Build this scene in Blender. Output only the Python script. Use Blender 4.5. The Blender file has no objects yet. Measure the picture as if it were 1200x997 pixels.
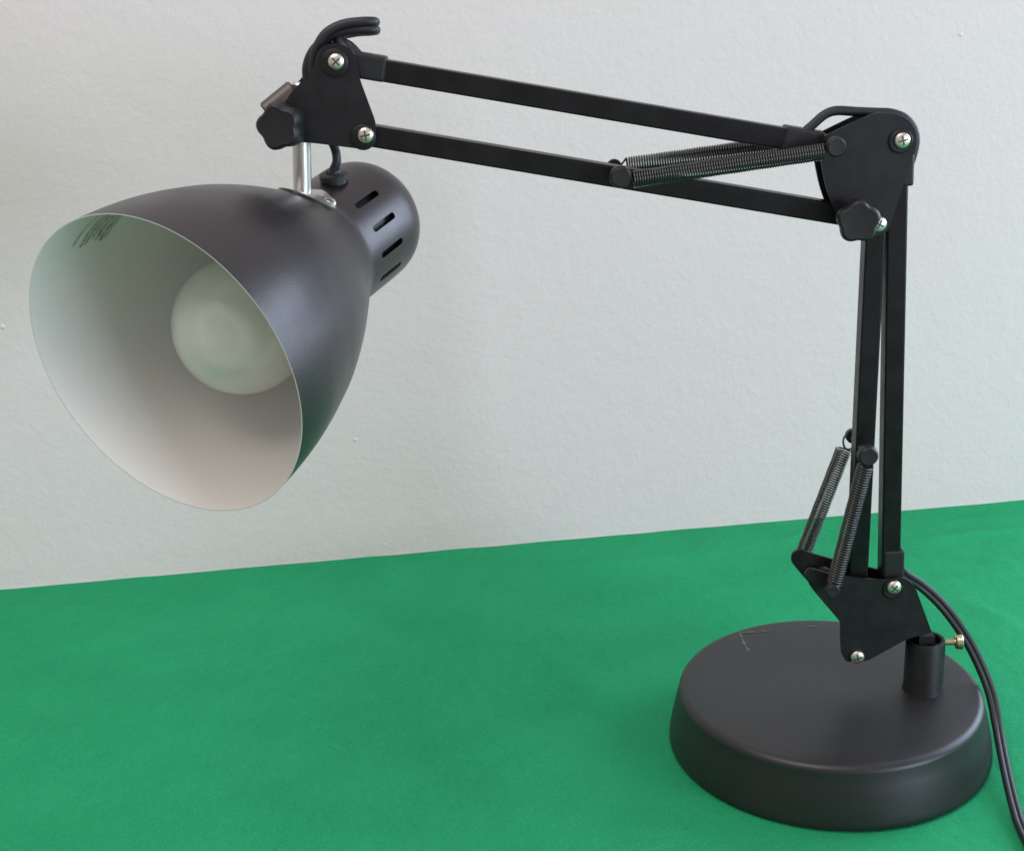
import bpy, bmesh, math, random
from mathutils import Vector, Matrix
from mathutils.noise import noise
random.seed(4)
PI = math.pi
sc = bpy.context.scene
COL = sc.collection
U = 0.085                                   # metres per base radius

# ------------------------------------------------------------------ camera
PITCH, ROLL, F, CX, CY = 0.32340625, -0.04917936, 1600.0, 600.0, 498.5
CAM = Vector((0, 0, 4.75851129 * U))
cp, sp, cr, sr = math.cos(PITCH), math.sin(PITCH), math.cos(ROLL), math.sin(ROLL)
right = Vector((cr, sr * sp, sr * cp)); up = Vector((-sr, cr * sp, cr * cp)); fwd = Vector((0, cp, -sp))
cd = bpy.data.cameras.new('camera'); cam = bpy.data.objects.new('camera', cd); COL.objects.link(cam)
m = Matrix.Identity(4)
for i in range(3):
    m[i][0], m[i][1], m[i][2], m[i][3] = right[i], up[i], -fwd[i], CAM[i]
cam.matrix_world = m
cd.sensor_width = 36; cd.lens = F / 1200 * 36; cd.clip_end = 50; cd.clip_start = 0.01
sc.camera = cam

def ray(px, py):
    return fwd + right * ((px - CX) / F) - up * ((py - CY) / F)
YP = 7.51166503 * U                         # the vertical plane the arms swing in
def at(px, py, off=0.0):
    """point of the plane `off` metres in front of the arm plane"""
    d = ray(px, py); t = (YP - off) / d.y
    return CAM + d * t
def on_table(px, py, z=0.0):
    d = ray(px, py); t = (z - CAM.z) / d.z
    return CAM + d * t

# ------------------------------------------------------------------ materials
def mat(name, base, rough=.5, metal=0.0, spec=.5, coat=0.0, bump=None, colvar=None, sheen=0):
    M = bpy.data.materials.new(name); M.use_nodes = True
    nt = M.node_tree; N = nt.nodes; L = nt.links; b = N['Principled BSDF']
    b.inputs['Base Color'].default_value = (*base, 1); b.inputs['Roughness'].default_value = rough
    b.inputs['Metallic'].default_value = metal; b.inputs['Specular IOR Level'].default_value = spec
    b.inputs['Coat Weight'].default_value = coat
    if sheen: b.inputs['Sheen Weight'].default_value = sheen
    tc = N.new('ShaderNodeTexCoord')
    if colvar:
        scale, amt = colvar
        n = N.new('ShaderNodeTexNoise'); n.inputs['Scale'].default_value = scale; n.inputs['Detail'].default_value = 5
        L.new(tc.outputs['Object'], n.inputs['Vector'])
        r = N.new('ShaderNodeMapRange'); r.inputs['From Min'].default_value = .3; r.inputs['From Max'].default_value = .7
        r.inputs['To Min'].default_value = 1 - amt; r.inputs['To Max'].default_value = 1 + amt
        L.new(n.outputs['Fac'], r.inputs['Value'])
        h = N.new('ShaderNodeHueSaturation'); h.inputs['Color'].default_value = (*base, 1)
        L.new(r.outputs[0], h.inputs['Value']); L.new(h.outputs[0], b.inputs['Base Color'])
        r2 = N.new('ShaderNodeMapRange'); r2.inputs['From Min'].default_value = .3; r2.inputs['From Max'].default_value = .7
        r2.inputs['To Min'].default_value = rough - .05; r2.inputs['To Max'].default_value = rough + .05
        L.new(n.outputs['Fac'], r2.inputs['Value']); L.new(r2.outputs[0], b.inputs['Roughness'])
    if bump:
        prev = None
        for scale, dist in bump:
            n = N.new('ShaderNodeTexNoise'); n.inputs['Scale'].default_value = scale; n.inputs['Detail'].default_value = 3
            L.new(tc.outputs['Object'], n.inputs['Vector'])
            bp = N.new('ShaderNodeBump'); bp.inputs['Distance'].default_value = dist; bp.inputs['Strength'].default_value = 1
            L.new(n.outputs['Fac'], bp.inputs['Height'])
            if prev: L.new(prev.outputs[0], bp.inputs['Normal'])
            prev = bp
        L.new(prev.outputs[0], b.inputs['Normal'])
    return M

BLACK = mat('black_paint', (.004, .004, .0045), .38, 0, .30, bump=[(900, .00006)], colvar=(90, .4))
PLATE = mat('black_plate_paint', (.008, .008, .0088), .5, 0, .34, bump=[(1200, .00006)], colvar=(110, .4))
PLASTIC = mat('black_plastic', (.011, .011, .0125), .48, 0, .42, bump=[(1500, .00005)])
SPRING = mat('dark_spring_wire', (.085, .084, .084), .28, .8, .5)
CORD = mat('black_cord_rubber', (.012, .0125, .015), .52, 0, .5)
CHROME = mat('satin_nickel', (.56, .545, .52), .34, 1.0, bump=[(500, .00003)])
SCREW = mat('zinc_screw', (.70, .67, .57), .38, 1.0, bump=[(700, .0001)])
CROSS_SHADE = mat('screw_cross_shade', (.10, .095, .08), .5, .8)  # dark colour of raised cross bars, painting the shade of a driver recess
BRASS = mat('brassy_screw', (.62, .55, .38), .28, 1.0)
CLAMP = mat('brown_metal', (.12, .105, .095), .45, .8)
OUTER = mat('gunmetal_paint', (.066, .060, .062), .35, .80, .5, bump=[(1400, .00009)], colvar=(30, .06))
INNER = mat('pale_enamel', (.70, .675, .635), .42, 0, .5, bump=[(1200, .00003)])
INK = mat('grey_ink', (.02, .022, .022), .6)

# base: satin black with pale scuffs of its own
BASE = mat('base_black', (.013, .0125, .0135), .42, 0, .5, bump=[(1500, .00006), (260, .00003)], colvar=(25, .1))

# ------------------------------------------------------------------ mesh helpers
def fin(name, bm, mats, parent=None, smooth=True, autos=35, bevel=0):
    bmesh.ops.recalc_face_normals(bm, faces=bm.faces)
    me = bpy.data.meshes.new(name)
    if bm.verts:
        lo = Vector([min(v.co[i] for v in bm.verts) for i in range(3)]); hi = Vector([max(v.co[i] for v in bm.verts) for i in range(3)])
        c = (lo + hi) / 2
    else: c = Vector()
    bmesh.ops.translate(bm, verts=bm.verts, vec=-c)
    bm.to_mesh(me); bm.free()
    for mm in (mats if isinstance(mats, (list, tuple)) else [mats]): me.materials.append(mm)
    if smooth:
        me.polygons.foreach_set('use_smooth', [True] * len(me.polygons))
        me.set_sharp_from_angle(angle=math.radians(autos))
    o = bpy.data.objects.new(name, me); COL.objects.link(o)
    o['wloc'] = tuple(c)
    if parent is not None:
        o.parent = parent; o.location = c - Vector(parent['wloc'])
    else: o.location = c
    if bevel:
        b = o.modifiers.new('bevel', 'BEVEL'); b.width = bevel; b.segments = 3; b.limit_method = 'ANGLE'; b.angle_limit = math.radians(40)
    return o

def frame(d, hint=Vector((0, 1, 0))):
    d = d.normalized()
    if abs(d.dot(hint)) > .97: hint = Vector((0, 0, 1))
    a = d.cross(hint).normalized(); b = a.cross(d).normalized()
    return a, b, d

def tube(bm, pts, r, seg=12, cap=True, hint=Vector((0, 1, 0))):
    n = len(pts); rings = []
    rs = r if isinstance(r, (list, tuple)) else [r] * n
    a = None
    for i, p in enumerate(pts):
        d = (pts[min(i + 1, n - 1)] - pts[max(i - 1, 0)]).normalized()
        if a is None: a = frame(d, hint)[0]
        a = (a - d * a.dot(d)).normalized(); b = d.cross(a)
        rings.append([bm.verts.new(p + (a * math.cos(k * 2 * PI / seg) + b * math.sin(k * 2 * PI / seg)) * rs[i]) for k in range(seg)])
    for A, B in zip(rings, rings[1:]):
        for k in range(seg): bm.faces.new((A[k], A[(k + 1) % seg], B[(k + 1) % seg], B[k]))
    if cap: bm.faces.new(rings[0][::-1]); bm.faces.new(rings[-1])

def spline(pts, n=10):
    """Catmull-Rom through pts"""
    P = [pts[0] * 2 - pts[1]] + list(pts) + [pts[-1] * 2 - pts[-2]]
    out = []
    for i in range(1, len(P) - 2):
        for k in range(n):
            t = k / n
            out.append(.5 * ((2 * P[i]) + (P[i + 1] - P[i - 1]) * t + (2 * P[i - 1] - 5 * P[i] + 4 * P[i + 1] - P[i + 2]) * t * t + (3 * P[i] - P[i - 1] - 3 * P[i + 1] + P[i + 2]) * t ** 3))
    out.append(pts[-1].copy())
    return out

def lathe(bm, prof, o, ax, seg=64, mi=0, a=None):
    """prof: list of (distance along ax, radius)"""
    if a is None: a = frame(ax)[0]
    b = ax.cross(a)
    rings = []
    for s, r in prof:
        if r < 1e-7: rings.append([bm.verts.new(o + ax * s)])
        else: rings.append([bm.verts.new(o + ax * s + (a * math.cos(k * 2 * PI / seg) + b * math.sin(k * 2 * PI / seg)) * r) for k in range(seg)])
    for A, B in zip(rings, rings[1:]):
        for k in range(seg):
            k2 = (k + 1) % seg
            if len(A) == 1 and len(B) == 1: continue
            if len(A) == 1: f = bm.faces.new((A[0], B[k2], B[k]))
            elif len(B) == 1: f = bm.faces.new((A[k], A[k2], B[0]))
            else: f = bm.faces.new((A[k], A[k2], B[k2], B[k]))
            f.material_index = mi
    return rings

YV = Vector((0, 1, 0))
def plate(bm, pts, thick):
    """extrude a closed outline lying in a constant-Y plane away from the camera"""
    A = [bm.verts.new(p) for p in pts]; B = [bm.verts.new(p + YV * thick) for p in pts]
    bm.faces.new(A); bm.faces.new(B[::-1])
    n = len(A)
    for i in range(n): bm.faces.new((A[i], B[i], B[(i + 1) % n], A[(i + 1) % n]))

def rounded(px, off, rad=.0035):
    """outline from pixels, corners rounded"""
    P = [at(x, y, off) for x, y in px]; out = []; n = len(P)
    for i in range(n):
        a, b, c = P[i - 1], P[i], P[(i + 1) % n]
        r = min(rad, .45 * (a - b).length, .45 * (c - b).length)
        p0 = b + (a - b).normalized() * r; p2 = b + (c - b).normalized() * r
        for k in range(5):
            t = k / 4; out.append(p0 * (1 - t) ** 2 + b * 2 * t * (1 - t) + p2 * t * t)
    return out

def bar(bm, p, q, w, y0=0, d=None):
    """square-section tube between two points of a Y plane"""
    d = d or w
    x = (q - p).normalized(); z = x.cross(YV).normalized()
    vs = []
    for e in (p, q):
        vs.append([bm.verts.new(e + z * sz * w / 2 + YV * (sy * d / 2 + y0)) for sz, sy in ((-1, -1), (1, -1), (1, 1), (-1, 1))])
    A, B = vs
    for k in range(4): bm.faces.new((A[k], A[(k + 1) % 4], B[(k + 1) % 4], B[k]))
    bm.faces.new(A[::-1]); bm.faces.new(B)

# ------------------------------------------------------------------ the setting
# wall: a textured, painted wall just behind the table
wa = on_table(0, 690); wb = on_table(1200, 585)
wd = (wb - wa); wd.z = 0; wd.normalize(); wn = Vector((wd.y, -wd.x, 0))        # towards the camera
W = bpy.data.materials.new('painted_wall'); W.use_nodes = True
nt = W.node_tree; N = nt.nodes; L = nt.links; b = N['Principled BSDF']
tc = N.new('ShaderNodeTexCoord')
def noise_n(scale, detail=4, rough=.5, dist=0):
    n = N.new('ShaderNodeTexNoise'); n.inputs['Scale'].default_value = scale; n.inputs['Detail'].default_value = detail
    n.inputs['Roughness'].default_value = rough; n.inputs['Distortion'].default_value = dist
    L.new(tc.outputs['Object'], n.inputs['Vector']); return n
big = noise_n(26, 6, .7)
mix = N.new('ShaderNodeMix'); mix.data_type = 'RGBA'
mix.inputs['A'].default_value = (.725, .660, .638, 1); mix.inputs['B'].default_value = (.745, .668, .672, 1)
L.new(big.outputs['Fac'], mix.inputs['Factor']); L.new(mix.outputs['Result'], b.inputs['Base Color'])
b.inputs['Roughness'].default_value = .75; b.inputs['Specular IOR Level'].default_value = .25
n1 = noise_n(230, 2, .45, .15); n2 = noise_n(560, 2, .5); n3 = noise_n(60, 4, .6)
b1 = N.new('ShaderNodeBump'); b1.inputs['Distance'].default_value = .00025; b1.inputs['Strength'].default_value = .9; L.new(n1.outputs['Fac'], b1.inputs['Height'])
b2 = N.new('ShaderNodeBump'); b2.inputs['Distance'].default_value = .00014; b2.inputs['Strength'].default_value = .8; L.new(n2.outputs['Fac'], b2.inputs['Height']); L.new(b1.outputs[0], b2.inputs['Normal'])
b3 = N.new('ShaderNodeBump'); b3.inputs['Distance'].default_value = .0007; b3.inputs['Strength'].default_value = .7; L.new(n3.outputs['Fac'], b3.inputs['Height']); L.new(b2.outputs[0], b3.inputs['Normal'])
L.new(b3.outputs[0], b.inputs['Normal'])
bm = bmesh.new()
p0 = wa - wd * 1.6; p1 = wb + wd * .22
for face in ((p0, p1, 0), ):
    q = [p0 + Vector((0, 0, -.75)), p1 + Vector((0, 0, -.75)), p1 + Vector((0, 0, 1.7)), p0 + Vector((0, 0, 1.7))]
    A = [bm.verts.new(v) for v in q]; B = [bm.verts.new(v - wn * .1) for v in q]
    bm.faces.new(A); bm.faces.new(B[::-1])
    for i in range(4): bm.faces.new((A[i], A[(i + 1) % 4], B[(i + 1) % 4], B[i]))
# little paint pimples on the wall
def pimple(px, py, r):
    d = ray(px, py); t = (wa - CAM).dot(wn) / d.dot(wn); p = CAM + d * t
    bmesh.ops.create_uvsphere(bm, u_segments=10, v_segments=8, radius=r, matrix=Matrix.Translation(p - wn * r * .3) @ Matrix.Scale(.7, 4, wn))
for a_ in ((3, 383, .0018), (1126, 41, .0016), (416, 515, .0014), (452, 638, .0012), (1075, 20, .0009), (60, 637, .0009), (700, 420, .0009)): pimple(*a_)
wall = fin('wall', bm, W, smooth=False); wall['kind'] = 'structure'; wall['label'] = 'pale grey painted wall with fine orange peel texture'

# tablecloth on the table
TC = bpy.data.materials.new('green_cotton'); TC.use_nodes = True
nt = TC.node_tree; N = nt.nodes; L = nt.links; b = N['Principled BSDF']; tc = N.new('ShaderNodeTexCoord')
big = noise_n(14, 6, .65); fine = noise_n(900, 3, .7)
mix = N.new('ShaderNodeMix'); mix.data_type = 'RGBA'
mix.inputs['A'].default_value = (.003, .205, .075, 1); mix.inputs['B'].default_value = (.036, .415, .183, 1)
ad = N.new('ShaderNodeMath'); ad.operation = 'MULTIPLY_ADD'; ad.inputs[1].default_value = 1.0; L.new(fine.outputs['Fac'], ad.inputs[0])
ml = N.new('ShaderNodeMath'); ml.operation = 'MULTIPLY_ADD'; ml.inputs[1].default_value = .5; ml.inputs[2].default_value = -.25; L.new(big.outputs['Fac'], ml.inputs[0]); L.new(ml.outputs[0], ad.inputs[2])
L.new(ad.outputs[0], mix.inputs['Factor']); L.new(mix.outputs['Result'], b.inputs['Base Color'])
b.inputs['Roughness'].default_value = .85; b.inputs['Specular IOR Level'].default_value = .12
w1 = N.new('ShaderNodeTexWave'); w1.bands_direction = 'X'; w1.inputs['Scale'].default_value = 420; w1.inputs['Distortion'].default_value = 1.5; L.new(tc.outputs['Object'], w1.inputs['Vector'])
w2 = N.new('ShaderNodeTexWave'); w2.bands_direction = 'Y'; w2.inputs['Scale'].default_value = 420; w2.inputs['Distortion'].default_value = 1.5; L.new(tc.outputs['Object'], w2.inputs['Vector'])
mx = N.new('ShaderNodeMath'); mx.operation = 'MAXIMUM'; L.new(w1.outputs['Fac'], mx.inputs[0]); L.new(w2.outputs['Fac'], mx.inputs[1])
b1 = N.new('ShaderNodeBump'); b1.inputs['Distance'].default_value = .00012; L.new(mx.outputs[0], b1.inputs['Height'])
nz = noise_n(120, 4); b2 = N.new('ShaderNodeBump'); b2.inputs['Distance'].default_value = .0011; L.new(nz.outputs['Fac'], b2.inputs['Height']); L.new(b1.outputs[0], b2.inputs['Normal'])
L.new(b2.outputs[0], b.inputs['Normal'])
BC = Vector((1.91036067 * U, 7.60100175 * U, 0))      # base centre
bm = bmesh.new()
NX, NY = 420, 260
X0, X1 = -1.0, 1.15
grid = []
def seg_d(x, y, a, c):
    ax_, ay = a; bx, by = c; t = max(0, min(1, ((x - ax_) * (bx - ax_) + (y - ay) * (by - ay)) / ((bx - ax_) ** 2 + (by - ay) ** 2)))
    s = (bx - ax_) * (y - ay) - (by - ay) * (x - ax_)
    return math.hypot(x - ax_ - t * (bx - ax_), y - ay - t * (by - ay)), s, t
CREASE = []
for (u0, v0, u1, v1, h, w) in ((1070, 633, 1210, 618, .0026, .005), (1080, 612, 1210, 603, .0016, .004), (1130, 655, 1215, 662, .0016, .006), (700, 700, 880, 690, .0012, .01), (30, 760, 200, 735, .0014, .012), (200, 930, 480, 960, .0012, .014), (560, 900, 640, 985, .0012, .012), (640, 760, 720, 830, .0010, .01), (0, 706, 150, 716, .0012, .006), (905, 636, 960, 622, .0015, .005), (560, 672, 900, 640, .0009, .008),
                               (1120, 700, 1205, 742, .0014, .008), (100, 800, 420, 850, .0010, .02), (460, 850, 700, 900, .0009, .02), (300, 740, 620, 760, .0008, .015), (1090, 680, 1210, 668, .001, .006)):
    A_ = on_table(u0, v0); B_ = on_table(u1, v1); CREASE.append(((A_.x, A_.y), (B_.x, B_.y), h, w))
def hz(x, y):
    z = .0014 * noise(Vector((x * 5, y * 7, 1.3))) + .0006 * noise(Vector((x * 18, y * 26, 4))) + .0002 * noise(Vector((x * 60, y * 60, 2)))
    for a, c, h, w in CREASE:
        dd, s, t = seg_d(x, y, a, c)
        z += 1.25 * h * math.exp(-(dd / w) ** 2) * math.sin(PI * max(.05, min(.95, t)))
    r = math.hypot(x - BC.x, y - BC.y)
    k = max(0, min(1, (r - .088) / .03)); return z * k - .0004
for j in range(NY + 1):
    row = []
    for i in range(NX + 1):
        x = X0 + (X1 - X0) * i / NX
        yw = wa.y + (x - wa.x) * wd.y / wd.x - .0004
        y = .12 + (yw - .12) * (j / NY)
        y += 0 if j < NY else .0012 * noise(Vector((x * 30, 0, 0)))
        row.append(bm.verts.new((x, y, hz(x, y) * (.4 if j == NY else 1))))
    grid.append(row)
for j in range(NY):
    for i in range(NX): bm.faces.new((grid[j][i], grid[j][i + 1], grid[j + 1][i + 1], grid[j + 1][i]))
# hems hanging down at the front and the sides
def hang(vs, d, n=8):
    prev = vs
    for k in range(1, n + 1):
        cur = [bm.verts.new(v.co + Vector((d[0] * .012 * min(1, k / 2), d[1] * .012 * min(1, k / 2) + (.008 * math.sin(v.co.x * 60) * k / n if d[1] else 0), -.035 * k))) for v in vs]
        for q in range(len(vs) - 1): bm.faces.new((prev[q], prev[q + 1], cur[q + 1], cur[q]))
        prev = cur
hang(grid[0], (0, -1)); hang([r[0] for r in grid], (-1, 0)); hang([r[-1] for r in grid], (1, 0))
cloth = fin('tablecloth', bm, TC, autos=80)
cloth['label'] = 'bright green cotton cloth spread flat over the table under the lamp'; cloth['category'] = 'tablecloth'

# ------------------------------------------------------------------ the lamp
lamp = bpy.data.objects.new('desk_lamp', None); COL.objects.link(lamp); lamp.location = BC; lamp['wloc'] = tuple(BC)
lamp.empty_display_size = .05
lamp['label'] = 'black swing arm desk lamp with round weighted base and gunmetal bell shade'; lamp['category'] = 'desk lamp'
ZV = Vector((0, 0, 1))

# weighted base
RT, HB = .9227 * U, .3848 * U
bm = bmesh.new()
prof = [(.0, 0), (.0, .97 * U), (.0006, .992 * U), (.0018, U), (.004, .9985 * U)]
for k in range(1, 8): t = k / 8; prof.append((.004 + (HB - .0075 - .004) * t, U * (1 - .0015) + (RT + .0022 - U) * t * (.75 + .25 * t)))
f0 = prof[-1]
for k in range(0, 10):
    an = PI / 2 * k / 9; r_ = .0042
    prof.append((HB - r_ + r_ * math.sin(an), RT + .0012 - r_ + r_ * math.cos(an) * 1.0))
prof += [(HB + .00025, RT - .012), (HB + .0003, RT - .035), (HB + .0003, 0)]
lathe(bm, prof, BC, ZV, 160)
# scuffs on the painted top
b = BASE.node_tree; N = b.nodes; L = b.links; bs = N['Principled BSDF']
base = fin('base', bm, BASE, lamp, autos=50)
def scuff(pts, w):
    """faint abrasion lying on the top of the base, broken by noise"""
    bmm = bmesh.new(); Q = [on_table(x, y, HB + .00042) for x, y in pts]; Q = spline(Q, 8)
    L_, R_ = [], []
    for i, p in enumerate(Q):
        d = (Q[min(i + 1, len(Q) - 1)] - Q[max(0, i - 1)]).normalized(); s = d.cross(ZV)
        ww = w * (.3 + .7 * abs(noise(p * 300)) * 2) * (.2 if i in (0, len(Q) - 1) else 1)
        L_.append(bmm.verts.new(p + s * ww)); R_.append(bmm.verts.new(p - s * ww))
    for i in range(len(Q) - 1):
        if random.random() < .85: bmm.faces.new((L_[i], L_[i + 1], R_[i + 1], R_[i]))
    return bmm
SCUFF = mat('scuffed_paint', (.088, .086, .088), .5)
for pts, w in (([(867, 741), (870, 749), (874, 757), (878, 763)], .0013), ([(866, 741), (885, 740), (913, 738)], .0010), ([(945, 733), (957, 734)], .0010), ([(964, 735), (975, 737)], .0003)):
    o = fin('scuff', scuff(pts, w), SCUFF, base, smooth=False)

# socket tube on the base
TB = Vector((2.47853846 * U, 7.51166503 * U, HB)); TH = at(1084, 748).z - HB
TR = at(1107, 748).x - at(1084, 748).x
bm = bmesh.new()
lathe(bm, [(0, TR * 1.06), (.0006, TR * 1.05), (.002, TR * 1.0), (TH - .0008, TR * .97), (TH, TR * .93), (TH, TR * .78), (TH - .0008, TR * .74), (.002, TR * .74), (.002, 0)], TB, ZV, 48)
sock = fin('socket_tube', bm, PLATE, base)
# spigot of the bracket standing inside the tube
# brass thumb screw on the right of the tube
S0 = at(1104, 752); bm = bmesh.new(); XV = Vector((1, 0, 0)); sx = Vector((1, -.1, .02)).normalized()
lathe(bm, [(0, 0), (0, .0017), (.0065, .0017), (.0065, .003), (.0072, .0038), (.0098, .0041), (.0104, .0036), (.0106, 0)], S0, sx, 24)
fin('set_screw', bm, BRASS, base)

# --- screws, knobs, pins
def pan_screw(px, py, off, parent, r=.0036, mtl=None, rot=.5):
    p = at(px, py, off); fw = Vector((0, -1, 0)); bm = bmesh.new()
    prof = [(-.004, r * .5), (0, r * .5), (0, r), (.0008, r)] + [(.0008 + .0014 * math.sin(t * PI / 12), r * math.cos(t * PI / 12)) for t in range(1, 6)] + [(.0022, 0)]
    lathe(bm, prof, p, fw, 28)
    n0 = len(bm.faces)
    for k in range(2):
        an = rot + k * PI / 2; dx = Vector((math.cos(an), 0, math.sin(an)))
        bar(bm, p + fw * .00183 - dx * r * .62, p + fw * .00185 + dx * r * .62, r * .2, 0, .0008 + k * .00004)
    bm.faces.ensure_lookup_table()
    for f in bm.faces[n0:]: f.material_index = 1
    return fin('screw', bm, [mtl or SCREW, CROSS_SHADE], parent)
def cut(o, cbm, mi_mat=None):
    bmesh.ops.recalc_face_normals(cbm, faces=cbm.faces)
    me = bpy.data.meshes.new('cut'); cbm.to_mesh(me); cbm.free()
    co = bpy.data.objects.new('cut', me); COL.objects.link(co)
    if mi_mat: me.materials.append(mi_mat)
    bpy.context.view_layer.update()
    md = o.modifiers.new('b', 'BOOLEAN'); md.operation = 'DIFFERENCE'; md.solver = 'EXACT'; md.object = co; md.use_self = True
    dg = bpy.context.evaluated_depsgraph_get(); ev = o.evaluated_get(dg)
    nm = bpy.data.meshes.new_from_object(ev, depsgraph=dg)
    if len(nm.polygons) > 10:
        old = o.data; o.modifiers.remove(md); o.data = nm; nm.name = old.name
        nm.polygons.foreach_set('use_smooth', [True] * len(nm.polygons)); nm.set_sharp_from_angle(angle=math.radians(35))
    else: o.modifiers.remove(md)
    bpy.data.objects.remove(co)
def washer(px, py, off, r, parent, h=.0012, mtl=None):
    p = at(px, py, off); bm = bmesh.new()
    lathe(bm, [(0, 0), (0, r), (h * .6, r), (h, r * .88), (h, 0)], p, Vector((0, -1, 0)), 32)
    return fin('washer', bm, mtl or PLATE, parent)
def star_knob(px, py, off, r, depth, parent, ph=0, lobes=5, tilt=Vector((0, 0, 0))):
    p = at(px, py, off); fw = (Vector((0, -1, 0)) + tilt).normalized(); a, b_, _ = frame(fw, Vector((0, 0, 1)))
    bm = bmesh.new(); seg = 80; rings = []
    for s, k in ((0, .80), (.0008, .9), (.0018, .96), (depth * .6, 1), (depth - .0018, .98), (depth - .0007, .93), (depth, .84), (depth - .0004, .5), (depth - .0004, .2)):
        ring = []
        for i in range(seg):
            t = i * 2 * PI / seg
            rr = r * (.86 + .14 * math.cos(lobes * (t + ph))) if k > .6 else r
            rr = r * (.935 + .065 * math.cos(lobes * (t + ph))) * (1 - .03 * max(0, -math.cos(lobes * (t + ph))) ** 2) if k > .6 else r * .95
            ring.append(bm.verts.new(p + fw * s + (a * math.cos(t) + b_ * math.sin(t)) * rr * k))
        rings.append(ring)
    for A, B in zip(rings, rings[1:]):
        for i in range(seg): bm.faces.new((A[i], A[(i + 1) % seg], B[(i + 1) % seg], B[i]))
    bm.faces.new(rings[0][::-1]); bm.faces.new(rings[-1])
    # neck behind the knob
    lathe(bm, [(-.006, 0), (-.006, r * .42), (.0005, r * .42), (.0005, 0)], p, fw, 24)
    return fin('knob', bm, PLASTIC, parent, autos=40)
def pin(px, py, parent, near=.019, far=.019, head=.0048):
    p = at(px, py, near); bm = bmesh.new()
    lathe(bm, [(0, 0), (-.0002, head * .80), (.0006, head * .95), (.0016, head), (.0040, head), (.0048, head * .9), (.0048, .0019), (near + far, .0019), (near + far, .0036), (near + far + .003, .0036), (near + far + .003, 0)], p + Vector((0, -.003, 0)), YV, 32)
    return fin('spring_pin', bm, PLASTIC, parent)

PO = .0078                                   # plates sit this far each side of the arm plane
# --- base bracket: two plates (near and far), a folded right edge
bb_near = [(1003, 774), (992, 776), (985.5, 765), (986, 730), (950, 688), (942, 672), (948, 665), (958, 668), (978, 674), (1033, 680), (1060, 676), (1072, 686), (1090, 735), (1092, 741), (1064, 748), (1015, 775)]
bm = bmesh.new()
plate(bm, rounded(bb_near, PO + .0012), .0014)
far = [at(x, y, PO + .0012) + Vector((0, .0, 0)) for x, y in bb_near]
FO = -PO
farpx = [(1000, 765), (990, 765), (985, 755), (985, 722), (942, 676), (927, 658), (928, 648), (937, 643.5), (950, 648), (975, 655), (1033, 668), (1055, 670), (1066, 680), (1086, 730), (1085, 738), (1062, 742), (1015, 765)]
plate(bm, rounded(farpx, FO), .0014)
# folded edge between the two plates, on the right, leaving a slot
e0, e1 = at(1073, 690, PO), at(1091, 738, PO)
v = [bm.verts.new(p) for p in (e0, e1, e1 + YV * PO * 2, e0 + YV * PO * 2, e0 - XV * .0014, e1 - XV * .0014, e1 - XV * .0014 + YV * PO * 2, e0 - XV * .0014 + YV * PO * 2)]
for f in ((0, 1, 2, 3), (7, 6, 5, 4), (0, 4, 5, 1), (1, 5, 6, 2), (2, 6, 7, 3), (3, 7, 4, 0)): bm.faces.new([v[i] for i in f])
# short spigot going down into the socket tube
lathe(bm, [(-.02, 0), (-.02, TR * .7), (-.004, TR * .7), (-.004, 0)], Vector((TB.x, TB.y, HB + TH)), ZV, 32)
bar(bm, Vector((TB.x - .001, TB.y, HB + TH - .006)), Vector((TB.x - .001, TB.y, HB + TH + .004)), .008, 0, .011)
bracket = fin('base_bracket', bm, PLATE, lamp, autos=30)
pan_screw(1047.5, 687.5, PO + .0022, bracket, rot=.9); pan_screw(1004.5, 769, PO + .0014, bracket, rot=.3)
washer(1046, 690, PO + .0012, .0052, bracket)
pin(975, 690, bracket, .0165, .003, .0036); 

# --- lower arm: two square tubes
BW = .0095
bm = bmesh.new(); bar(bm, at(1041, 693, 0), at(1050.5, 163, 0), BW); lb1 = fin('lower_arm_bar', bm, BLACK, lamp, smooth=False, bevel=.0009)
bm = bmesh.new(); bar(bm, at(999, 768, 0), at(1024, 262, 0), BW); lb2 = fin('lower_arm_bar', bm, BLACK, lamp, smooth=False, bevel=.0009)
# plastic sleeve at the foot of the rear tube
bm = bmesh.new(); bar(bm, at(1044, 692, 0), at(1045, 641, 0), BW * 1.12); fin('cable_sleeve', bm, PLASTIC, lb1, smooth=False, bevel=.0012)
bm = bmesh.new(); bar(bm, at(1053.5, 217, 0), at(1054.5, 180, 0), BW * 1.16); fin('cable_sleeve', bm, PLASTIC, lb1, smooth=False, bevel=.0012)

# --- elbow bracket
el = [(966, 160), (1000.4, 143), (1026.5, 132), (1041, 132.5), (1057, 138), (1069, 149), (1074, 163), (1072, 176), (1066, 195), (1042, 268), (1036, 276), (1024, 276), (990, 268), (977, 246), (968, 220), (962, 190), (962, 168)]
bm = bmesh.new(); plate(bm, rounded(el, PO + .0012, .004), .0014)
plate(bm, rounded([(x - 8 - (4 if y > 200 else 0) * 0, y - 3) for x, y in el], -PO, .004), .0014)
elbow = fin('elbow_bracket', bm, PLATE, lamp, autos=30)
washer(1055.5, 165.5, PO + .0012, .0056, elbow); pan_screw(1057, 164.5, PO + .0022, elbow, rot=.2)
washer(1026, 265, PO + .0012, .0052, elbow); pan_screw(1029.5, 262.5, PO + .0024, elbow, rot=1.1)
star_knob(1003, 257, PO + .0060, .0102, .0110, elbow, ph=.95, lobes=5, tilt=Vector((-.12, 0, .05)))
pin(979, 172, elbow, .0165, .019, .0046)

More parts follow.
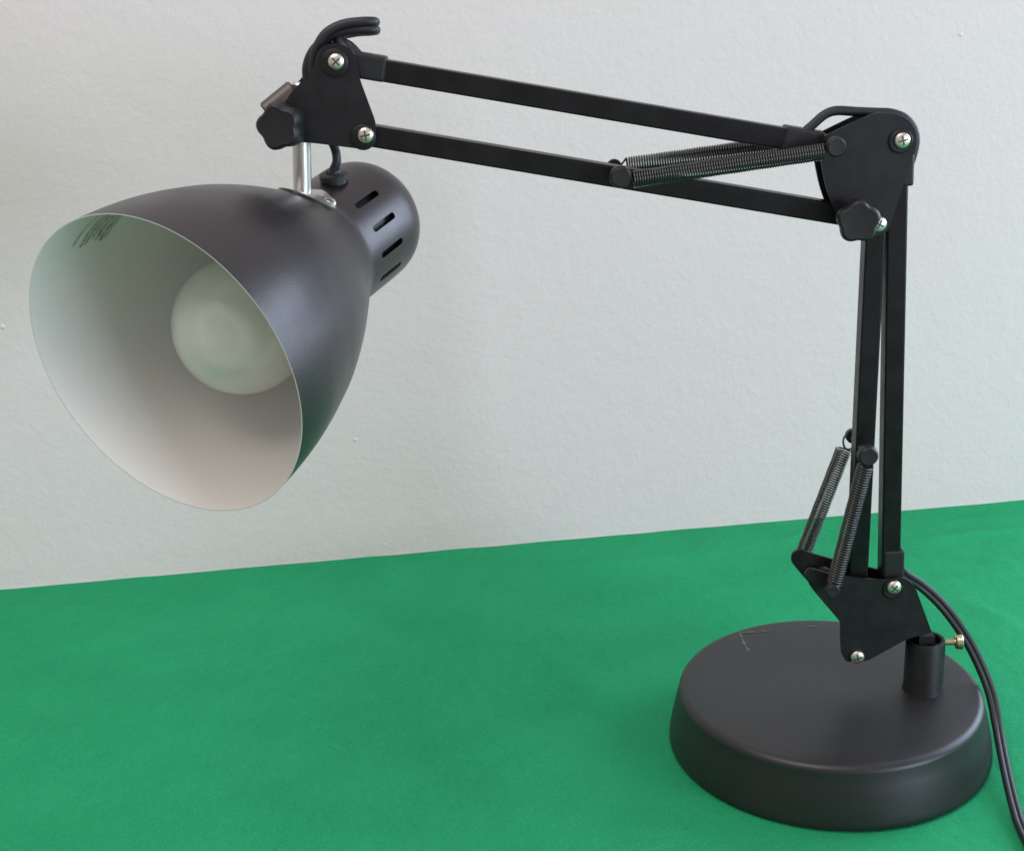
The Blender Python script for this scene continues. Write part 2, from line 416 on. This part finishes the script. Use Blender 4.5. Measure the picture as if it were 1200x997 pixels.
# --- upper arm: two square tubes
bm = bmesh.new(); bar(bm, at(398, 73.7, 0), at(1048, 184.2, 0), .0098); ub1 = fin('upper_arm_bar', bm, BLACK, lamp, smooth=False, bevel=.0009)
bm = bmesh.new(); bar(bm, at(430, 157.5, 0), at(1024, 257, 0), .0098); ub2 = fin('upper_arm_bar', bm, BLACK, lamp, smooth=False, bevel=.0009)
bm = bmesh.new(); bar(bm, at(412, 74.6, 0), at(453, 81.5, 0), .0113); fin('cable_sleeve', bm, PLASTIC, ub1, smooth=False, bevel=.0014)
bm = bmesh.new(); bar(bm, at(916, 160.8, 0), at(962, 168.6, 0), .0113); fin('cable_sleeve', bm, PLASTIC, ub1, smooth=False, bevel=.0014)
pin(727, 207, ub2, .0165, .017, .0050)
pin(1016.5, 533, lb2, .0165, .0135, .0050)

# --- springs
def spring(p, q, r, wire, turns, parent, hook0=None, hook1=None):
    bm = bmesh.new(); d = (q - p); Ln = d.length; a, b_, dn = frame(d); pts = []
    if hook0: pts += [hook0, hook0 * .5 + p * .5 + a * r * .3]
    sg = 10; n = int(turns * sg)
    for i in range(n + 1):
        t = i / n; an = 2 * PI * i / sg
        jitter = 1 + .015 * math.sin(t * 37)
        pts.append(p + d * t + (a * math.cos(an) + b_ * math.sin(an)) * r * jitter)
    if hook1: pts += [hook1 * .5 + q * .5 + a * r * .3, hook1]
    tube(bm, pts, wire, 5, True)
    return fin('spring', bm, SPRING, parent, autos=80)
NO, FOF = .0145, -.016
spring(at(741, 210.5, NO), at(964, 178, NO), .0036, .00050, 74, lamp, at(727, 208, NO), at(979, 173, NO))
spring(at(735, 194, FOF), at(955, 163, FOF), .0035, .00050, 74, lamp, at(723, 196, FOF), at(970, 160, FOF))
spring(at(1014, 545, NO), at(978, 683, NO), .0036, .00052, 48, lamp, at(1016, 533, NO), at(973, 692, NO))
spring(at(988.5, 527, FOF), at(941.5, 648, FOF), .0038, .00052, 46, lamp, None, at(938, 654, FOF))
# ring hook at the top of the far lower spring
bm = bmesh.new(); c = at(995, 517, FOF); tube(bm, [c + Vector((math.cos(t) * .0030, 0, math.sin(t) * .0044)) for t in [i * 2 * PI / 28 + .2 for i in range(27)]], .0005, 8)
fin('spring_hook', bm, SPRING, lamp)
bm = bmesh.new(); tube(bm, [at(938, 652, -.010), at(938, 652, -.019)], .0024, 16); fin('spring_pin', bm, PLASTIC, bracket)

# --- head bracket
hd = [(378, 54), (392, 50.5), (408, 55), (417, 68), (421, 92), (440, 143), (441, 158), (435, 171.5), (424, 175), (368, 168), (348, 166.6), (340, 150), (335, 118), (344, 106), (357, 91), (367, 80), (371, 62)]
bm = bmesh.new(); plate(bm, rounded(hd, PO + .0012), .0014)
plate(bm, rounded([(x - 1.5, y - 2) for x, y in hd], -PO, .0035), .0014)
head = fin('head_bracket', bm, PLATE, lamp, autos=30)
washer(392, 74, PO + .0012, .0062, head); pan_screw(394, 72.5, PO + .0024, head, rot=.7)
washer(425.5, 161, PO + .0012, .0058, head); pan_screw(428.5, 158.5, PO + .0024, head, rot=.15)
star_knob(336.5, 146.5, PO + .003, .0109, .0120, head, ph=1.15, lobes=5, tilt=Vector((-.25, 0, .03)))
# dark metal barrel behind the knob
bm = bmesh.new(); c = at(338, 117, .006)
lathe(bm, [(0, 0), (0, .0036), (.0008, .0044), (.016, .0044), (.0168, .0036), (.0168, 0)], at(345, 104, .004), (at(318, 126, .006) - at(345, 104, .004)).normalized(), 28)
fin('clamp_barrel', bm, CLAMP, head)

# --- shade geometry
K = YP / (9.21 * U)                          # size of the shade relative to the base radius
RS = K * U
SC = CAM + Vector((-2.08375904, 7.89739878, -2.18961464)) * RS
AX = Vector((0.46896006, 0.85661794, 0.21513288)).normalized()
E1 = (ZV - AX * AX.z).normalized(); E2 = AX.cross(E1)
PS = [0, .1, .2, .3, .4, .5, .6, .7, .8, .9, 1.0, 1.1, 1.2, 1.3, 1.4, 1.5, 1.58, 1.64, 1.68, 1.74, 2.25, 2.33, 2.40, 2.47, 2.53, 2.58, 2.60]
PR = [1.004, .996, .987, .975, .96, .94, .917, .89, .862, .829, .79, .748, .702, .652, .6, .546, .502, .470, .455, .452, .450, .440, .415, .37, .30, .2, .0]
def cr1(xs, ys, x):
    """smooth interpolation"""
    i = 0
    while i < len(xs) - 2 and xs[i + 1] < x: i += 1
    x0, x1 = xs[i], xs[i + 1]; t = (x - x0) / (x1 - x0)
    def sl(k):
        k0, k1 = max(k - 1, 0), min(k + 1, len(xs) - 1); return (ys[k1] - ys[k0]) / (xs[k1] - xs[k0])
    h = x1 - x0
    return (2 * t ** 3 - 3 * t * t + 1) * ys[i] + (t ** 3 - 2 * t * t + t) * h * sl(i) + (-2 * t ** 3 + 3 * t * t) * ys[i + 1] + (t ** 3 - t * t) * h * sl(i + 1)
def SR(s): return cr1(PS, PR, s)
def sh(s, th, off=0.0):
    """point on the shade: s along the axis, th degrees round it, off metres outwards"""
    t = math.radians(th); return SC + AX * s * RS + (E1 * math.cos(t) + E2 * math.sin(t)) * (SR(s) * RS + off)
bm = bmesh.new()
WT = .00045 / RS
so = [i * 2.25 / 70 for i in range(71)] + [2.25 + .35 * math.sin(PI / 2 * i / 14) for i in range(1, 15)]
outer = [(s * RS, max(0, SR(min(s, 2.6))) * RS) for s in so]; outer[-1] = (2.6 * RS, 0)
inn = [(s * RS, (SR(s) - WT) * RS) for s in [i * 2.2 / 60 for i in range(61)]] + [(2.22 * RS, 0)]
SEG = 144
R1 = lathe(bm, outer, SC, AX, SEG, 0, E1)
R2 = lathe(bm, inn, SC, AX, SEG, 1, E1)
for k in range(SEG):
    f = bm.faces.new((R1[0][k], R2[0][k], R2[0][(k + 1) % SEG], R1[0][(k + 1) % SEG])); f.material_index = 1
shade = fin('lamp_shade', bm, [OUTER, INNER], lamp, autos=50)
# vent slots round the cap
c = bmesh.new()
for k in range(15):
    th = 45.5 + 24.4 * k
    if 45.5 + 24.4 * k > 335: break
    def pt(s, dth, off): return sh(s, th + dth, off)
    lo, hi, hw = 1.82, 2.10, math.degrees(.0016 / (.45 * RS))
    outl = []
    rad_s = .0016 / RS
    for q in range(9): an = PI * q / 8; outl.append((hi - rad_s + rad_s * math.sin(an), hw * math.cos(an)))
    for q in range(9): an = PI * q / 8; outl.append((lo + rad_s - rad_s * math.sin(an), -hw * math.cos(an)))
    A = [c.verts.new(pt(s, d, -.004)) for s, d in outl]; B = [c.verts.new(pt(s, d, .003)) for s, d in outl]
    c.faces.new(A); c.faces.new(B[::-1]); n = len(A)
    for i in range(n): c.faces.new((A[i], B[i], B[(i + 1) % n], A[(i + 1) % n]))
cut(shade, c)
# lamp socket inside the cap
bm = bmesh.new(); lathe(bm, [(1.50 * RS, 0), (1.50 * RS, .30 * RS), (1.70 * RS, .34 * RS), (1.74 * RS, .395 * RS), (2.18 * RS, .395 * RS), (2.2 * RS, 0)], SC, AX, 48)
fin('bulb_socket', bm, PLASTIC, shade)
# thin printed warning lines just inside the rim: illegible specks of lettering
bm = bmesh.new()
def quad(s0, s1, t0, t1, sl):
    q = []
    for s, t in ((s0, t0), (s0, t1), (s1, t1), (s1, t0)):
        q.append(bm.verts.new(sh(s + sl * (t - 308) , t, -.00095)))
    bm.faces.new(q)
random.seed(11)
for s0, h, ta, tb in ((.272, .016, 311, 329), (.345, .02, 309, 328), (.378, .02, 309.5, 328), (.412, .018, 312, 328), (.448, .026, 310.5, 327), (.492, .026, 309, 325.5), (.53, .018, 310, 324)):
    t = ta
    while t < tb:
        w = random.uniform(.3, .6)
        k = random.random()
        if k < .33: quad(s0, s0 + h, t, t + w * .35, .0029); quad(s0, s0 + h * .25, t, t + w, .0029)
        elif k < .66: quad(s0, s0 + h, t, t + w * .4, .0029); quad(s0 + h * .7, s0 + h, t + w * .4, t + w, .0029)
        else: quad(s0 + h * .4, s0 + h * .65, t, t + w, .0029); quad(s0, s0 + h, t + w * .5, t + w * .85, .0029)
        t += w + random.choice((.12, .12, .16, .5))
fin('printed_text', bm, INK, shade, smooth=False)

# light bulb: frosted globe with a paler inner envelope
GL = bpy.data.materials.new('frosted_glass'); GL.use_nodes = True
nt = GL.node_tree; N = nt.nodes; L = nt.links; b = N['Principled BSDF']
b.inputs['Base Color'].default_value = (.94, .90, .84, 1); b.inputs['Roughness'].default_value = .28; b.inputs['Subsurface Weight'].default_value = .25
b.inputs['Subsurface Radius'].default_value = (.01, .01, .008); b.inputs['Subsurface Scale'].default_value = .5
b.inputs['Coat Weight'].default_value = .5; b.inputs['Coat Roughness'].default_value = .1
tr = N.new('ShaderNodeBsdfTransparent'); ms = N.new('ShaderNodeMixShader'); ms.inputs[0].default_value = .34
L.new(b.outputs[0], ms.inputs[1]); L.new(tr.outputs[0], ms.inputs[2]); L.new(ms.outputs[0], N['Material Output'].inputs['Surface'])
TUBE = mat('white_phosphor', (.88, .87, .82), .4)
BR = 81 / F * ((SC + AX * .72 * RS) - CAM).dot(fwd)
d_ = ray(283.5, 381.5); dep = ((SC + AX * .74 * RS) - CAM).dot(fwd); BCn = CAM + d_ * dep
BX = ((SC + AX * 1.5 * RS) - BCn).normalized()
bm = bmesh.new()
prof = [(-BR * math.cos(t), BR * math.sin(t)) for t in [i * 2.35 / 30 for i in range(31)]]
prof[0] = (-BR, 0)
e = prof[-1]; Lb = ((SC + AX * 1.5 * RS) - BCn).length
prof += [(e[0] + (Lb - e[0]) * .35, e[1] * .78), (e[0] + (Lb - e[0]) * .7, e[1] * .62), (Lb, e[1] * .55)]
lathe(bm, prof, BCn, BX, 64)
bulb = fin('light_bulb', bm, GL, shade, autos=60)
bm = bmesh.new(); tb = []
a_, b2_, _ = frame(BX)
for i in range(141):
    t = i / 140; an = t * 2 * PI * 2.8
    rr = BR * (.14 + .42 * min(1, t * 2.2)); tb.append(BCn + BX * (-BR * .62 + BR * 1.3 * t ** 1.2) + (a_ * math.cos(an) + b2_ * math.sin(an)) * rr)
tube(bm, tb, BR * .13, 12); fin('glow_tube', bm, TUBE, bulb, autos=80)

# nickel mounting plate draped over the shoulder of the shade
bm = bmesh.new()
CS, CT, HS, HT = 1.585, 15, .175, 24
nu, nv = 24, 24
rows = []
for i in range(nu + 1):
    row = []
    for j in range(nv + 1):
        u = -1 + 2 * i / nu; v_ = -1 + 2 * j / nv
        # square -> disc
        du = u * math.sqrt(1 - v_ * v_ / 2); dv = v_ * math.sqrt(1 - u * u / 2)
        row.append((CS + HS * du * (1 - .25 * abs(dv)), CT + HT * dv))
    rows.append(row)
T = [[bm.verts.new(sh(s, t, .0014)) for s, t in r] for r in rows]; Bt = [[bm.verts.new(sh(s, t, .0001)) for s, t in r] for r in rows]
for i in range(nu):
    for j in range(nv):
        bm.faces.new((T[i][j], T[i][j + 1], T[i + 1][j + 1], T[i + 1][j])); bm.faces.new((Bt[i][j], Bt[i + 1][j], Bt[i + 1][j + 1], Bt[i][j + 1]))
for i in range(nu):
    bm.faces.new((T[i][0], T[i + 1][0], Bt[i + 1][0], Bt[i][0])); bm.faces.new((T[i][nv], Bt[i][nv], Bt[i + 1][nv], T[i + 1][nv]))
    bm.faces.new((T[0][i], Bt[0][i], Bt[0][i + 1], T[0][i + 1])); bm.faces.new((T[nu][i], T[nu][i + 1], Bt[nu][i + 1], Bt[nu][i]))
mp = fin('mounting_plate', bm, CHROME, lamp, autos=60)
for s, t in ((1.655, 30), ):
    p = sh(s, t, .0012); nrm = (sh(s, t, .01) - sh(s, t, 0)).normalized()
    bm = bmesh.new(); lathe(bm, [(0, .0031)] + [(.0017 * math.sin(k * PI / 12), .0031 * math.cos(k * PI / 12)) for k in range(1, 6)] + [(.0017, 0)], p, nrm, 24)
    fin('rivet', bm, CHROME, mp)
# nickel stem from the plate up through the bracket
foot = at(354.5, 228, 0); topp = at(352, 97, 0)
foot = sh(1.575, 4, -.001) ; fx = at(354.5, 225, 0)
bot = Vector((fx.x, YP, fx.z - .001)); 
bm = bmesh.new(); rr_ = .0042
dd = (topp - bot).normalized()
lathe(bm, [(-.002, 0), (-.002, rr_), (0, rr_), ((topp - bot).length - .0008, rr_), ((topp - bot).length, rr_ * .85), ((topp - bot).length, 0)], bot, dd, 40)
fin('stem', bm, CHROME, lamp)

# cord grommet on the cap
g = sh(1.97, 10, -.0004); gd = (ZV * 1.0 + AX * -.05 + Vector((0, -.12, 0))).normalized()
bm = bmesh.new()
lathe(bm, [(-.004, 0), (-.004, .0058), (.0008, .0058), (.0012, .0070), (.0034, .0070), (.0040, .0062), (.0042, .0040), (.0056, .0034), (.0058, 0)], g, gd, 36)
fin('cord_grommet', bm, CORD, shade)

# --- cords
def cordmesh(pts, r, twin=None, sub=10):
    """round cord, or two cores side by side along `twin`"""
    bm = bmesh.new(); P = spline(pts, sub)
    if twin is None: tube(bm, P, r, 12)
    else:
        for sgn in (-1, 1): tube(bm, [p + twin * sgn * r * .88 for p in P], r, 12)
    return bm
gt = g + gd * .006
go = YP - gt.y
fin('power_cord', cordmesh([gt - gd * .004, gt - gd * .001, at(394.5, 190, go), at(393.5, 178, go), at(389, 166, go * .8), at(385, 150, go * .6)], .0021), CORD, lamp)
# loop over the head bracket: up from the back, over, hairpin, into the bar
tw = Vector((0, .0, 1))
def twin_path(pts, r, dirs, sub=10):
    P = spline(pts, sub); D = spline(dirs, sub); bm = bmesh.new()
    for sgn in (-1, 1): tube(bm, [p + d.normalized() * sgn * r * .8 for p, d in zip(P, D)], r, 12)
    return bm
O = Vector
fin('power_cord', twin_path([at(364, 100, -.0035), at(363, 78, -.0035), at(370, 57, -.003), at(385, 41, -.003), at(403, 33, -.003), at(423, 30.5, -.003), at(437, 30.5, -.004), at(440, 31, -.009), at(434, 32, -.014), at(418, 33, -.0145), at(399, 38, -.011), at(396, 46, -.005), at(408, 56, .001), at(419, 67, .002)],
    .0022, [O((.8, -.6, .1)), O((.8, -.6, .1)), O((.5, -.8, .3)), O((-.2, -.8, .6)), O((-.1, -.5, .9)), O((0, -.3, 1)), O((0, 0, 1)), O((0, 0, 1)), O((0, 0, 1)), O((0, .2, 1)), O((-.4, .6, .6)), O((-.5, .8, .1)), O((.3, .9, .3)), O((.3, .9, .3))]), CORD, lamp)
# cord bridging the elbow
fin('power_cord', cordmesh([at(945, 153, 0), at(953, 146, 0), at(966, 135, 0), at(980, 130, 0), at(1003, 131, 0), at(1026, 132, 0), at(1044, 133, 0), at(1060, 139, 0), at(1070, 151, 0), at(1072.5, 166, 0), at(1068, 186, 0), at(1062, 200, 0)], .0022), CORD, lamp)
# tail of the cord: out of the rear tube, down beside the base and off along the cloth
tail = [at(1054, 668, -.004), at(1061, 674, -.006), at(1082, 688, -.010), at(1106, 711, -.008), at(1130, 744, -.008), at(1148, 778, -.006), at(1161, 812, .000), at(1168.5, 848, .011), at(1173.5, 875, .024), at(1178.5, 900, .039), at(1184, 925, .0545), at(1190, 948, .069)]
tail += [on_table(1196.5, 968, .0022), on_table(1214, 1000, .0020), on_table(1245, 1030, .0020), on_table(1330, 1060, .0020), on_table(1500, 1060, .0020)]
fin('power_cord', twin_path(tail, .0017, [O((1, .3, .5))] * 4 + [O((1, .3, .2))] * 3 + [O((1, .3, .0))] * 11, 14), CORD, lamp)

# ------------------------------------------------------------------ light
w = bpy.data.worlds.new('World'); sc.world = w; w.use_nodes = True
w.node_tree.nodes['Background'].inputs[0].default_value = (1.0, .95, .96, 1); w.node_tree.nodes['Background'].inputs[1].default_value = .47
def area(name, loc, target, sx_, sy_, power, col):
    d = bpy.data.lights.new(name, 'AREA'); d.shape = 'RECTANGLE'; d.size = sx_; d.size_y = sy_; d.energy = power; d.color = col
    o = bpy.data.objects.new(name, d); COL.objects.link(o); o.location = loc
    o.rotation_euler = (Vector(target) - Vector(loc)).to_track_quat('-Z', 'Y').to_euler(); return o
area('window_light', (1.12, 1.06, .55), (.0, .1, .25), .9, .72, 20, (.64, .80, 1.0))
area('side_window_light', (1.85, -.95, .45), (-.15, .55, .3),   .9, .8, 38, (.72, .82, 1.0))
area('overhead_fill', (-.6, -.1, 2.0), (0, .8, .1), 1.3, 1.3, 22, (1.0, .92, .86))  # added warm fill from above, no lamp seen there

sc.view_settings.view_transform = 'Standard'; sc.view_settings.look = 'None'; sc.view_settings.exposure = 0; sc.view_settings.gamma = 1
sc.cycles.filter_width = 1.6
sc.render.resolution_x = 1024; sc.render.resolution_y = 850
for o in list(COL.objects):
    if 'wloc' in o: del o['wloc']
